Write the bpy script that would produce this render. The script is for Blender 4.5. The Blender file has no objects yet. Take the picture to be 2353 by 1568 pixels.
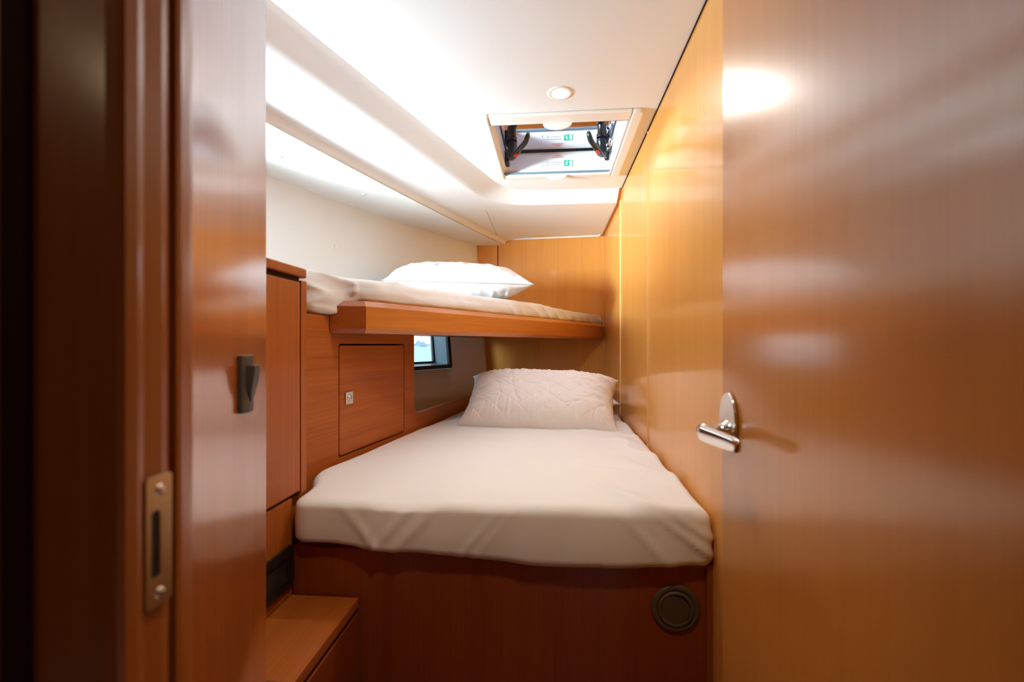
import bpy, bmesh, math, random
from mathutils import Vector, Matrix, noise, geometry
random.seed(4)
SC = bpy.context.scene
COL = SC.collection
EYE = 1.2                      # floor level is z = 0, the eye stands 1.2 m above it
def V(x, y, z): return Vector((x, y, z + EYE))    # z given relative to eye level

# ------------------------------------------------------------------ materials
def new_mat(name):
    m = bpy.data.materials.new(name); m.use_nodes = True
    nt = m.node_tree; b = nt.nodes['Principled BSDF']
    return m, nt, b
def plain(name, col, rough=.5, metal=0., spec=.5, coat=0., coat_r=.1, bump=0., bscale=300.):
    m, nt, b = new_mat(name)
    b.inputs['Base Color'].default_value = (*col, 1)
    b.inputs['Roughness'].default_value = rough
    b.inputs['Metallic'].default_value = metal
    b.inputs['Specular IOR Level'].default_value = spec
    b.inputs['Coat Weight'].default_value = coat
    b.inputs['Coat Roughness'].default_value = coat_r
    if bump:
        tc = nt.nodes.new('ShaderNodeTexCoord'); n = nt.nodes.new('ShaderNodeTexNoise')
        n.inputs['Scale'].default_value = bscale; n.inputs['Detail'].default_value = 3
        bp = nt.nodes.new('ShaderNodeBump'); bp.inputs['Strength'].default_value = bump
        bp.inputs['Distance'].default_value = .002
        nt.links.new(tc.outputs['Object'], n.inputs['Vector'])
        nt.links.new(n.outputs['Fac'], bp.inputs['Height'])
        nt.links.new(bp.outputs['Normal'], b.inputs['Normal'])
    return m
def wood(name, c1, c2, axis='z', rough=.34, coat=.5, coat_r=.14, fine=1., rot=0., spec=.5, ior=1.5):
    """straight-grained veneer: streaks run along `axis` in object space"""
    m, nt, b = new_mat(name)
    N, L = nt.nodes, nt.links
    tc = N.new('ShaderNodeTexCoord')
    mp = N.new('ShaderNodeMapping')
    if rot: mp.inputs['Rotation'].default_value = (0, 0, rot)
    L.new(tc.outputs['Object'], mp.inputs['Vector'])
    sc = N.new('ShaderNodeVectorMath'); sc.operation = 'MULTIPLY'
    hi, lo = 260 * fine, 3.0
    sc.inputs[1].default_value = {'z': (hi, hi, lo), 'x': (lo, hi, hi), 'y': (hi, lo, hi)}[axis]
    L.new(mp.outputs['Vector'], sc.inputs[0])
    n1 = N.new('ShaderNodeTexNoise'); n1.inputs['Scale'].default_value = 1
    n1.inputs['Detail'].default_value = 4; n1.inputs['Roughness'].default_value = .6
    L.new(sc.outputs[0], n1.inputs['Vector'])
    sc2 = N.new('ShaderNodeVectorMath'); sc2.operation = 'MULTIPLY'
    hi, lo = 34 * fine, .5
    sc2.inputs[1].default_value = {'z': (hi, hi, lo), 'x': (lo, hi, hi), 'y': (hi, lo, hi)}[axis]
    L.new(mp.outputs['Vector'], sc2.inputs[0])
    n2 = N.new('ShaderNodeTexNoise'); n2.inputs['Scale'].default_value = 1; n2.inputs['Detail'].default_value = 2
    L.new(sc2.outputs[0], n2.inputs['Vector'])
    ad = N.new('ShaderNodeMath'); ad.operation = 'MULTIPLY_ADD'
    L.new(n1.outputs['Fac'], ad.inputs[0]); ad.inputs[1].default_value = .6
    ml = N.new('ShaderNodeMath'); ml.operation = 'MULTIPLY'; ml.inputs[1].default_value = .4
    L.new(n2.outputs['Fac'], ml.inputs[0]); L.new(ml.outputs[0], ad.inputs[2])
    cr = N.new('ShaderNodeValToRGB')
    cr.color_ramp.elements[0].position = .34; cr.color_ramp.elements[0].color = (*c2, 1)
    cr.color_ramp.elements[1].position = .64; cr.color_ramp.elements[1].color = (*c1, 1)
    L.new(ad.outputs[0], cr.inputs['Fac'])
    L.new(cr.outputs['Color'], b.inputs['Base Color'])
    b.inputs['Roughness'].default_value = rough
    b.inputs['Specular IOR Level'].default_value = spec
    b.inputs['Coat Weight'].default_value = coat
    b.inputs['Coat Roughness'].default_value = coat_r
    b.inputs['Coat IOR'].default_value = ior
    return m

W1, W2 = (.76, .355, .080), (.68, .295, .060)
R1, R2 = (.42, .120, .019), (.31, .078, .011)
M = {}
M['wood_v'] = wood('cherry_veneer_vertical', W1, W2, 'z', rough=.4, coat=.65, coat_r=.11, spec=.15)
M['wood_door'] = wood('cherry_veneer_door', (.61, .235, .042), (.55, .20, .033), 'z', rough=.36, coat=.9, coat_r=.15, spec=.2, ior=1.85)
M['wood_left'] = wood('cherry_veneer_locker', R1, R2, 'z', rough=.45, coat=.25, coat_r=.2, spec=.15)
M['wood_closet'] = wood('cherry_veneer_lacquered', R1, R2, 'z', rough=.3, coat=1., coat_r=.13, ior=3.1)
M['wood_h'] = wood('cherry_veneer_level_grain', R1, R2, 'y', rough=.5, coat=.15, coat_r=.25, spec=.15, rot=math.radians(9.2))
M['wood_solid'] = wood('solid_cherry', (.56, .19, .028), (.42, .12, .015), 'y', rough=.3, coat=.6, coat_r=.15, fine=.25, rot=math.radians(29))
M['wood_step'] = wood('cherry_veneer_step', R1, R2, 'y', rough=.36, coat=.35, coat_r=.2)
M['wood_base_shaded'] = wood('cherry_veneer_base_shaded', (.26, .050, .006), (.195, .034, .004), 'z', rough=.4, coat=.25, coat_r=.25)  # same veneer as elsewhere, shade under the berth put into its colour
M['wood_jamb'] = wood('cherry_jamb', (.34, .10, .016), (.29, .08, .012), 'z', rough=.4, coat=.4, coat_r=.2, spec=.2, fine=.3)
M['wood_dark'] = wood('dark_cherry', (.30, .075, .013), (.24, .055, .009), 'z', rough=.4, coat=.3)
M['pale_line'] = plain('pale_edge_line', (.80, .52, .26), .5)
M['gap'] = plain('dark_gap', (.035, .012, .005), .8, spec=.1)
M['vinyl'] = plain('cream_headliner', (.845, .85, .845), .62, spec=.3, bump=.08, bscale=900)
M['hull'] = plain('cream_hull_liner', (.84, .845, .835), .7, spec=.25, bump=.15, bscale=900)
M['white'] = plain('white_plastic', (.86, .83, .78), .32)
M['gel'] = plain('white_gelcoat', (.88, .88, .87), .25)
M['sheet'] = plain('cream_cotton', (.755, .75, .735), .85, spec=.15, bump=.06, bscale=1400)
M['sheet2'] = plain('white_cotton', (.75, .755, .75), .85, spec=.15, bump=.06, bscale=1400)
M['pillow'] = plain('white_quilted_cotton', (.82, .80, .77), .85, spec=.15, bump=.12, bscale=500)
M['piping'] = plain('grey_piping', (.38, .36, .34), .8)
M['black'] = plain('black_plastic', (.012, .012, .013), .35)
M['blackm'] = plain('matte_black_plastic', (.022, .02, .018), .55)
M['grey'] = plain('grey_plastic', (.060, .056, .052), .38)
M['brownp'] = plain('brown_plastic', (.085, .06, .035), .5)
M['chrome'] = plain('chrome', (.82, .80, .78), .07, metal=1.)
M['satin'] = plain('satin_steel', (.68, .64, .58), .28, metal=1.)
M['red'] = plain('red_plastic', (.75, .03, .03), .35)
M['frame'] = plain('black_window_frame', (.016, .022, .028), .3)
M['reveal'] = plain('grey_window_reveal', (.16, .23, .27), .35)
M['green'] = plain('safety_green', (.0, .42, .26), .4)
M['signwhite'] = plain('sign_white', (.85, .88, .86), .4)
M['ink'] = plain('dark_ink', (.09, .11, .12), .6)
M['redink'] = plain('red_ink', (.80, .22, .20), .6)
M['label'] = plain('label_white', (.84, .84, .84), .4)
M['brass'] = plain('aged_nickel', (.62, .50, .32), .32, metal=1.)
M['floor'] = wood('sole_boards', (.28, .09, .02), (.2, .06, .012), 'y', rough=.4, fine=.4)
M['blocker'] = plain('navy_blocker', (.016, .022, .05), .85, spec=.1)
M['hill'] = plain('hazy_hill', (.30, .40, .42), .9, spec=0)
M['hull_out'] = plain('white_boat', (.8, .8, .8), .4)

def emit(name, col, st):
    m, nt, b = new_mat(name)
    b.inputs['Base Color'].default_value = (1, 1, 1, 1)
    b.inputs['Emission Color'].default_value = (*col, 1)
    b.inputs['Emission Strength'].default_value = st
    return m
M['lens'] = emit('lit_lens', (1., .86, .62), 14.)

def pane(name, tint, ior, extra=0.):
    """thin glazing: tinted transparency plus mirror reflection by Fresnel"""
    m, nt, b = new_mat(name); N, L = nt.nodes, nt.links
    N.remove(b); out = N['Material Output']
    tr = N.new('ShaderNodeBsdfTransparent'); tr.inputs[0].default_value = (*tint, 1)
    gl = N.new('ShaderNodeBsdfGlossy'); gl.inputs['Roughness'].default_value = .01
    gl.inputs['Color'].default_value = (.95, .95, 1, 1)
    fr = N.new('ShaderNodeFresnel'); fr.inputs['IOR'].default_value = ior
    ad = N.new('ShaderNodeMath'); ad.operation = 'ADD'; ad.use_clamp = True; ad.inputs[1].default_value = extra
    mx = N.new('ShaderNodeMixShader')
    L.new(fr.outputs[0], ad.inputs[0]); L.new(ad.outputs[0], mx.inputs[0])
    L.new(tr.outputs[0], mx.inputs[1]); L.new(gl.outputs[0], mx.inputs[2]); L.new(mx.outputs[0], out.inputs[0])
    return m
M['glass'] = pane('clear_glass', (.93, .97, .98), 1.5)
M['acrylic'] = pane('smoked_acrylic', (.24, .26, .36), 1.52, .0)

def sea_mat():
    m, nt, b = new_mat('sea_water'); N, L = nt.nodes, nt.links
    b.inputs['Base Color'].default_value = (.05, .30, .34, 1)
    b.inputs['Roughness'].default_value = .35
    b.inputs['Specular IOR Level'].default_value = .3
    tc = N.new('ShaderNodeTexCoord'); n = N.new('ShaderNodeTexNoise')
    n.inputs['Scale'].default_value = .35; n.inputs['Detail'].default_value = 6
    cr = N.new('ShaderNodeValToRGB')
    cr.color_ramp.elements[0].position = .35; cr.color_ramp.elements[0].color = (.06, .33, .40, 1)
    cr.color_ramp.elements[1].position = .7; cr.color_ramp.elements[1].color = (.13, .44, .50, 1)
    L.new(tc.outputs['Object'], n.inputs['Vector']); L.new(n.outputs['Fac'], cr.inputs['Fac'])
    L.new(cr.outputs['Color'], b.inputs['Base Color'])
    bp = N.new('ShaderNodeBump'); bp.inputs['Strength'].default_value = .5; bp.inputs['Distance'].default_value = .3
    L.new(n.outputs['Fac'], bp.inputs['Height']); L.new(bp.outputs['Normal'], b.inputs['Normal'])
    return m
M['sea'] = sea_mat()

# ------------------------------------------------------------------ object helpers
WORLD = {}
def tag(o, label=None, cat=None, group=None, kind=None):
    if label: o['label'] = label
    if cat: o['category'] = cat
    if group: o['group'] = group
    if kind: o['kind'] = kind
    return o
def empty(name, loc):
    o = bpy.data.objects.new(name, None); COL.objects.link(o)
    o.empty_display_size = .05; o.location = loc; WORLD[o] = Vector(loc)
    return o
def obj(name, bm, mat, parent=None, smooth=False, bevel=0., seg=2, origin=None, solid=0., autos=False, sub=0):
    """link a bmesh (built in world coordinates) as one object"""
    if origin is None:
        if parent is not None and False: origin = WORLD[parent]
        xs = [v.co for v in bm.verts]
        lo = Vector((min(c.x for c in xs), min(c.y for c in xs), min(c.z for c in xs)))
        hi = Vector((max(c.x for c in xs), max(c.y for c in xs), max(c.z for c in xs)))
        origin = Vector(((lo.x + hi.x) / 2, (lo.y + hi.y) / 2, lo.z))
    origin = Vector(origin)
    for v in bm.verts: v.co -= origin
    me = bpy.data.meshes.new(name); bm.to_mesh(me); bm.free()
    if isinstance(mat, (list, tuple)):
        for mm in mat: me.materials.append(mm)
    else: me.materials.append(mat)
    o = bpy.data.objects.new(name, me); COL.objects.link(o)
    if smooth:
        for p in me.polygons: p.use_smooth = True
    if parent is not None:
        o.parent = parent; o.location = origin - WORLD[parent]
    else: o.location = origin
    WORLD[o] = origin
    if solid:
        md = o.modifiers.new('thickness', 'SOLIDIFY'); md.thickness = solid; md.offset = 0
    if bevel:
        md = o.modifiers.new('bevel', 'BEVEL'); md.width = bevel; md.segments = seg
        md.limit_method = 'ANGLE'; md.angle_limit = math.radians(35); md.harden_normals = False
        for p in me.polygons: p.use_smooth = True
        md2 = o.modifiers.new('wn', 'WEIGHTED_NORMAL'); md2.keep_sharp = False
    if sub:
        md = o.modifiers.new('sub', 'SUBSURF'); md.levels = sub; md.render_levels = sub
    return o
def B(): return bmesh.new()
def box(bm, x0, x1, y0, y1, z0, z1):
    vs = [bm.verts.new(V(x, y, z)) for z in (z0, z1) for (x, y) in ((x0, y0), (x1, y0), (x1, y1), (x0, y1))]
    for f in ((3, 2, 1, 0), (4, 5, 6, 7), (0, 1, 5, 4), (1, 2, 6, 5), (2, 3, 7, 6), (3, 0, 4, 7)):
        bm.faces.new([vs[i] for i in f])
    return bm
def hexa(bm, bot, top):
    """prism between two matching loops of world vectors"""
    a = [bm.verts.new(p) for p in bot]; b = [bm.verts.new(p) for p in top]; n = len(a)
    bm.faces.new(a[::-1]); bm.faces.new(b)
    for i in range(n): bm.faces.new([a[i], a[(i + 1) % n], b[(i + 1) % n], b[i]])
    return bm
def prism_xy(bm, pts, z0, z1):
    hexa(bm, [V(x, y, z0) for x, y in pts], [V(x, y, z1) for x, y in pts]); fix(bm); return bm
def fix(bm): bmesh.ops.recalc_face_normals(bm, faces=bm.faces)
def face_holes(bm, outer, holes):
    """flat face with holes; loops are lists of world vectors"""
    es = []
    for lp in [outer] + holes:
        vs = [bm.verts.new(p) for p in lp]
        es += [bm.edges.new((vs[i], vs[(i + 1) % len(vs)])) for i in range(len(vs))]
    bmesh.ops.triangle_fill(bm, use_beauty=True, use_dissolve=False, edges=es)
def slab_holes(bm, outer, holes, nrm, th):
    """face with holes thickened by th along nrm"""
    face_holes(bm, outer, holes)
    fs = list(bm.faces)
    r = bmesh.ops.extrude_face_region(bm, geom=fs)
    bmesh.ops.translate(bm, verts=[e for e in r['geom'] if isinstance(e, bmesh.types.BMVert)], vec=nrm * th)
    fix(bm)
def rrect(x0, x1, y0, y1, r, n=5):
    """rounded rectangle; r one radius or four (bl, br, tr, tl)"""
    if not isinstance(r, (tuple, list)): r = (r,) * 4
    out = []
    for (cx, cy, a0, q) in ((x0, y0, 180, 0), (x1, y0, 270, 1), (x1, y1, 0, 2), (x0, y1, 90, 3)):
        R = r[q]
        if R <= 0: out.append((cx, cy)); continue
        ox = cx + R * (1 if q in (0, 3) else -1); oy = cy + R * (1 if q in (0, 1) else -1)
        for i in range(n + 1):
            a = math.radians(a0 + 90 * i / n); out.append((ox + R * math.cos(a), oy + R * math.sin(a)))
    return out
def tube(bm, pts, rad, n=10, cap=True):
    """round tube through world points, rad a number or list"""
    pts = [Vector(p) for p in pts]; rings = []
    up = None
    for i, p in enumerate(pts):
        d = (pts[min(i + 1, len(pts) - 1)] - pts[max(i - 1, 0)]).normalized()
        if up is None:
            up = d.orthogonal().normalized()
        up = (up - d * up.dot(d)).normalized(); sd = d.cross(up)
        r = rad[i] if isinstance(rad, (list, tuple)) else rad
        rings.append([bm.verts.new(p + (up * math.cos(2 * math.pi * k / n) + sd * math.sin(2 * math.pi * k / n)) * r) for k in range(n)])
    for a, b in zip(rings, rings[1:]):
        for k in range(n): bm.faces.new([a[k], a[(k + 1) % n], b[(k + 1) % n], b[k]])
    if cap: bm.faces.new(rings[0][::-1]); bm.faces.new(rings[-1])
    fix(bm); return bm
def lathe(bm, c, axis, prof, n=40):
    """revolve (radius, height) profile about axis through world point c"""
    c = Vector(c); ax = Vector(axis).normalized(); u = ax.orthogonal().normalized(); w = ax.cross(u)
    rings = []
    for (r, h) in prof:
        if r < 1e-6: rings.append([bm.verts.new(c + ax * h)])
        else: rings.append([bm.verts.new(c + ax * h + (u * math.cos(2 * math.pi * k / n) + w * math.sin(2 * math.pi * k / n)) * r) for k in range(n)])
    for a, b in zip(rings, rings[1:]):
        for k in range(n):
            k2 = (k + 1) % n
            if len(a) == 1 and len(b) == 1: continue
            if len(a) == 1: bm.faces.new([a[0], b[k], b[k2]])
            elif len(b) == 1: bm.faces.new([a[k], a[k2], b[0]])
            else: bm.faces.new([a[k], a[k2], b[k2], b[k]])
    fix(bm); return bm
def struct(name, bm, mat, label=None, parent=None, **k):
    o = obj(name, bm, mat, parent, **k); o['kind'] = 'structure'
    if label: o['label'] = label
    return o

# ------------------------------------------------------------------ shared geometry
XR, YB = .334, 2.941                 # right wall plane, back wall plane
ZC, ZL, ZS = .742, .700, .645        # ceiling, lower ceiling, soffit underside
def hullx(y, z):
    d = YB - y
    return -.487 - .59 * d + .10 * d * d + .08 * (ZS - z)
def boardx(y): return -.640 + .162 * (y - 1.3)     # face of the wooden hull-side panel
SLP = .3057                                        # plan slope of the coffer's left edge

# ------------------------------------------------------------------ floor, walls
bm = B(); box(bm, -1.7, XR + .1, -1.3, YB + .1, -1.25, -1.2)
struct('floor', bm, M['floor'], 'dark wooden cabin sole')
bm = B(); box(bm, XR, XR + .03, .33, YB + .03, -1.2, ZC + .06)
wr = struct('wall_right', bm, M['wood_v'], 'straight grained cherry bulkhead running along the right of the berths')
for y in (1.612, 2.245):
    bm = B(); box(bm, XR - .0042, XR + .001, y - .0006, y + .0006, -1.19, ZC if y < 2 else ZL)
    struct('panel_joint', bm, M['pale_line'], None, wr)
zs_ = [-1.2 + i * (ZL + 1.22) / 12 for i in range(13)]
bp_ = [(XR + .03, -1.2), (XR + .03, ZL + .02)] + [(hullx(YB, z) - .008, z) for z in zs_[::-1]]
bm = B(); hexa(bm, [V(x, YB, z) for x, z in bp_], [V(x, YB + .03, z) for x, z in bp_]); fix(bm)
wb = struct('wall_back', bm, M['wood_v'], 'cherry veneer bulkhead at the head of the berths')
bm = B(); box(bm, -.349, -.344, YB - .0015, YB + .002, .09, ZS)
struct('panel_groove', bm, M['gap'], None, wb)
bm = B(); box(bm, -.478, -.349, YB - .006, YB + .001, .09, ZS)
struct('corner_panel', bm, M['wood_v'], None, wb)

# hull side with two window openings
def hull_wall():
    bm = B()
    WIN = [(2.052, 2.634, -.130, .192), (.78, 1.44, .215, .545)]
    ys = sorted(set([.2 + .04 * i for i in range(70)] + [w for q in WIN for w in q[:2]]))
    ys = [y for y in ys if y < YB] + [YB]
    zs = sorted(set([-1.2, -1., -.8, -.6, -.4, -.3, -.14, -.05, .05, .12, .20, .215, .3, .4, .545, .6, .645, .70, .76]))
    g = {}
    for i, y in enumerate(ys):
        for j, z in enumerate(zs): g[i, j] = bm.verts.new(V(hullx(y, z), y, z))
    for i in range(len(ys) - 1):
        for j in range(len(zs) - 1):
            yc, zc = (ys[i] + ys[i + 1]) / 2, (zs[j] + zs[j + 1]) / 2
            if any(a < yc < b and c < zc < d for a, b, c, d in WIN): continue
            bm.faces.new([g[i, j], g[i + 1, j], g[i + 1, j + 1], g[i, j + 1]])
    for v in [v for v in bm.verts if not v.link_faces]: bm.verts.remove(v)
    fix(bm)
    return bm
struct('wall_left', hull_wall(), M['hull'], 'curved cream hull liner on the left of the berths', smooth=True, solid=.012)

def hull_window(name, y0, y1, z0, z1, label):
    e = empty(name, V(hullx((y0 + y1) / 2, z0), (y0 + y1) / 2, z0)); tag(e, label, kind='structure')
    def loop(g, off):       # rectangle grown by g, pushed outboard by off
        out = []
        lp = rrect(y0 - g, y1 + g, z0 - g, z1 + g, max(.012 + g * .4, .004), 4)
        for (ya, za), (yb, zb) in zip(lp, lp[1:] + lp[:1]):
            n_ = 12 if abs(yb - ya) + abs(zb - za) > .1 else 1
            for k in range(n_):
                yy, zz = ya + (yb - ya) * k / n_, za + (zb - za) * k / n_
                out.append(V(hullx(yy, zz) - off, yy, zz))
        return out
    def strip(bm, a, b):
        va = [bm.verts.new(p) for p in a]; vb = [bm.verts.new(p) for p in b]; n = len(va)
        for i in range(n): bm.faces.new([va[i], va[(i + 1) % n], vb[(i + 1) % n], vb[i]])
    # black bezel standing proud of the liner
    bm = B()
    strip(bm, loop(.016, .004), loop(.016, -.010)); strip(bm, loop(.016, -.010), loop(-.006, -.010)); strip(bm, loop(-.006, -.010), loop(-.006, .004))
    fix(bm); struct('window_frame', bm, M['frame'], None, e)
    bm = B(); strip(bm, loop(-.006, .002), loop(-.016, .070)); fix(bm)
    struct('window_reveal', bm, M['reveal'], None, e, smooth=False)
    bm = B(); strip(bm, loop(-.014, .064), loop(-.026, .066)); strip(bm, loop(-.026, .066), loop(-.026, .080)); fix(bm)
    struct('window_gasket', bm, M['frame'], None, e)
    bm = B(); bm.faces.new([bm.verts.new(p) for p in loop(-.012, .075)])
    struct('window_pane', bm, M['glass'], None, e)
hull_window('window_1', 2.06, 2.628, -.123, .185, 'dark framed hull window behind the wooden panel, sea outside')
hull_window('window_2', .80, 1.42, .235, .525, 'dark framed hull window added unseen above the locker, behind the closet')  # unseen window, added as the opening for light from the left

# ------------------------------------------------------------------ ceiling
def coffer(xa, ya, yfar, r, n=12):
    """edge polyline: along the left slope, round the corner, to the right wall"""
    lx = lambda y: xa + SLP * (y - ya)
    c = Vector((lx(yfar), yfar)); d1 = Vector((SLP, 1)).normalized(); d2 = Vector((1, 0))
    ang = math.acos(max(-1, min(1, -d1.dot(d2)))); t = r / math.tan(ang / 2)
    p1 = c - d1 * t; p2 = c + d2 * t
    nrm = Vector((d1.y, -d1.x)); o = p1 + nrm * r
    a1 = math.atan2(p1.y - o.y, p1.x - o.x); a2 = math.atan2(p2.y - o.y, p2.x - o.x)
    pts = [(lx(y), y) for y in (-.2, .3, .7, 1.1, 1.5)]
    for i in range(n + 1):
        a = a1 + (a2 - a1) * i / n; pts.append((o.x + r * math.cos(a), o.y + r * math.sin(a)))
    pts.append((.1, yfar)); pts.append((XR, yfar))
    return pts
E1 = coffer(-.602, .9315, 2.190, .20)
E2 = coffer(-.674, 1.034, 2.285, .27)
HX0, HX1, HY0, HY1 = -.212, .258, 1.500, 1.980       # hatch cut-out
bm = B()
outer = [V(x, y, ZC) for x, y in E1] + [V(XR, -.2, ZC)]
hole = [V(HX0, HY0, ZC), V(HX1, HY0, ZC), V(HX1, HY1, ZC), V(HX0, HY1, ZC)]
face_holes(bm, outer, [hole])
ce = struct('ceiling', bm, M['vinyl'], 'cream padded headliner with a raised centre panel')
bm = B()                                             # sloped coffer side with rounded edges
prof = [(0, ZC), (.10, ZC - .0035), (.25, ZC - .009), (.75, ZL + .009), (.9, ZL + .0025), (1, ZL)]
rows = []
for (t, z) in prof:
    rows.append([bm.verts.new(V(a[0] + (b[0] - a[0]) * t, a[1] + (b[1] - a[1]) * t, z)) for a, b in zip(E1, E2)])
for a, b in zip(rows, rows[1:]):
    for i in range(len(a) - 1): bm.faces.new([a[i], a[i + 1], b[i + 1], b[i]])
fix(bm); struct('coffer_edge', bm, M['vinyl'], None, ce, smooth=True)
# lower ceiling between coffer and soffit lip
def lipx(y): return -.811 + .3033 * (y - 1.245) - .02 * math.sin(max(0, min(1, (y - 1.0) / 1.94)) * math.pi)
lip = [(lipx(y), y) for y in [-.2 + i * (YB + .2) / 16 for i in range(17)]]
def zlow(x, y):                                     # the lower headliner falls a little towards the hull
    d = (x - (-.674 + SLP * (y - 1.034))) * .956
    return ZL - .145 * max(0., -d - .004)
inn, out_ = [], []
def dens(pts, n):
    r = []
    for (xa, ya), (xb, yb) in zip(pts, pts[1:]):
        for k in range(n): r.append((xa + (xb - xa) * k / n, ya + (yb - ya) * k / n))
    return r
left_in = dens(E2[:6], 6); left_out = [(lipx(min(y + .06, YB)) + .012, min(y + .06, YB)) for x, y in left_in]
ylast = left_out[-1][1]; arc_in = E2[5:18]
way = [(lipx(ylast + (YB - ylast) * k / 8) + .012, ylast + (YB - ylast) * k / 8) for k in range(9)] + [(-.298 + (.0 + .298) * k / 4, YB) for k in range(1, 5)]
inn = left_in + arc_in + [(.1, 2.285), (.2, 2.285), (XR, 2.285)]
out_ = left_out + way + [(.1, YB), (.2, YB), (XR, YB)]
bm = B(); rows = []
for k in range(11):
    t = k / 10
    rows.append([bm.verts.new(V(a[0] + (b[0] - a[0]) * t, a[1] + (b[1] - a[1]) * t, zlow(a[0] + (b[0] - a[0]) * t, a[1] + (b[1] - a[1]) * t))) for a, b in zip(inn, out_)])
for a, b in zip(rows, rows[1:]):
    for i in range(len(a) - 1): bm.faces.new([a[i], a[i + 1], b[i + 1], b[i]])
bmesh.ops.remove_doubles(bm, verts=bm.verts, dist=.0004); fix(bm)
struct('lower_headliner', bm, M['vinyl'], None, ce, smooth=True)
bm = B(); hexa(bm, [V(x, y, zlow(x, y) - .0008) for x, y in ((-.337, 2.33), (-.335, 2.33), (-.335, YB), (-.337, YB))], [V(x, y, zlow(x, y) + .002) for x, y in ((-.337, 2.33), (-.335, 2.33), (-.335, YB), (-.337, YB))]); fix(bm)
struct('headliner_seam', bm, plain('seam_shadow', (.45, .38, .31), .8), None, ce)
# soffit along the hull: rounded lip, then level underside out to the hull
bm = B()
rows = []
for (dx, z) in ((.026, ZL - .018), (.012, ZL - .0255), (.004, ZL - .034), (.0, ZS + .012), (-.003, ZS + .005), (-.010, ZS + .001), (-.016, ZS), (-.020, ZS), (-.035, ZS)):
    rows.append([bm.verts.new(V(x + dx, y, z)) for x, y in lip])
rows.append([bm.verts.new(V(hullx(max(y, .2), ZS) - .004, y, ZS)) for x, y in lip])
for a, b in zip(rows, rows[1:]):
    for i in range(len(a) - 1): bm.faces.new([a[i], a[i + 1], b[i + 1], b[i]])
fix(bm); so = struct('soffit', bm, M['vinyl'], None, ce, smooth=True)
bm = B(); tube(bm, [V(x - .006, y, ZS - .0005) for x, y in lip], .0016, 6)
struct('soffit_seam', bm, plain('seam_line', (.50, .40, .28), .8), None, ce)
bm = B(); tube(bm, [V(hullx(y, ZS) + .004, y, ZS - .001) for y in [.9 + .1 * i for i in range(21)]], .0018, 6)
struct('hull_seam', bm, plain('seam_line_pale', (.58, .52, .44), .8), None, ce)
# ceiling structure above (keeps daylight out of the joints)
bm = B()
outer = [V(-1.8, -1.3, .86), V(.6, -1.3, .86), V(.6, 3.1, .86), V(-1.8, 3.1, .86)]
hole = [V(HX0, HY0, .86), V(HX1, HY0, .86), V(HX1, HY1, .86), V(HX0, HY1, .86)]
slab_holes(bm, outer, [hole], Vector((0, 0, 1)), .012)
struct('deck', bm, M['gel'], None, ce)
# white bead and dark edging where headliner meets the bulkheads
bm = B(); tube(bm, [V(-.300, YB - .006, ZL - .020), V(.300, YB - .006, ZL - .008), V(.316, YB - .006, ZL + .002)], .006, 8)
struct('trim_1', bm, M['white'], 'thin white bead along the top of the back bulkhead', smooth=True)
bm = B(); hexa(bm, [V(XR - .013, 2.19, ZC - .004), V(XR + .001, 2.19, ZC - .004), V(XR + .001, 2.285, ZL - .003), V(XR - .013, 2.285, ZL - .003)],
     [V(XR - .013, 2.19, ZC + .01), V(XR + .001, 2.19, ZC + .01), V(XR + .001, 2.285, ZL + .01), V(XR - .013, 2.285, ZL + .01)])
box(bm, XR - .013, XR + .001, 2.283, YB - .004, ZL - .006, ZL + .01); fix(bm)
struct('trim_2', bm, M['wood_left'], 'dark wooden edging between lower headliner and right bulkhead')
bm = B(); box(bm, XR - .003, XR + .001, .33, 2.195, ZC - .0035, ZC + .002)
struct('trim_3', bm, M['gap'], 'dark joint between ceiling and right bulkhead')
bm = B(); box(bm, XR - .010, XR + .002, YB - .012, YB + .002, -1.19, ZL - .01)
struct('trim_4', bm, M['wood_v'], 'slim pale corner bead between back and right bulkheads', bevel=.003)

# ------------------------------------------------------------------ doorway: front bulkhead, jamb, corridor
bm = B(); box(bm, -1.75, -.362, .300, .345, -1.2, .86)
struct('wall_front', bm, M['wood_dark'], 'dark bulkhead beside the doorway')
bm = B(); box(bm, XR, .62, .27, .345, -1.2, .86); struct('wall_front_right', bm, M['wood_dark'], 'dark bulkhead right of the doorway')
bm = B()                                             # jamb, a moulded section extruded upward
sec = [(-.352, .282), (-.300, .282), (-.293, .2835), (-.290, .287), (-.290, .2965), (-.2925, .3025), (-.294, .3055), (-.294, .3206), (-.2965, .3275), (-.298, .3310),
       (-.301, .3335), (-.301, .3350), (-.296, .3362), (-.2955, .3405), (-.297, .3455), (-.300, .3545), (-.304, .3620), (-.312, .366), (-.365, .366), (-.365, .282)]
prism_xy(bm, sec, -1.2, .80)
tj = struct('trim_5', bm, M['wood_jamb'], 'moulded cherry door jamb with the strike plate')
bm = B(); box(bm, -.372, -.353, .277, .302, -1.2, .8)
struct('trim_6', bm, M['gap'], 'dark rebate beside the door jamb')
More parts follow.
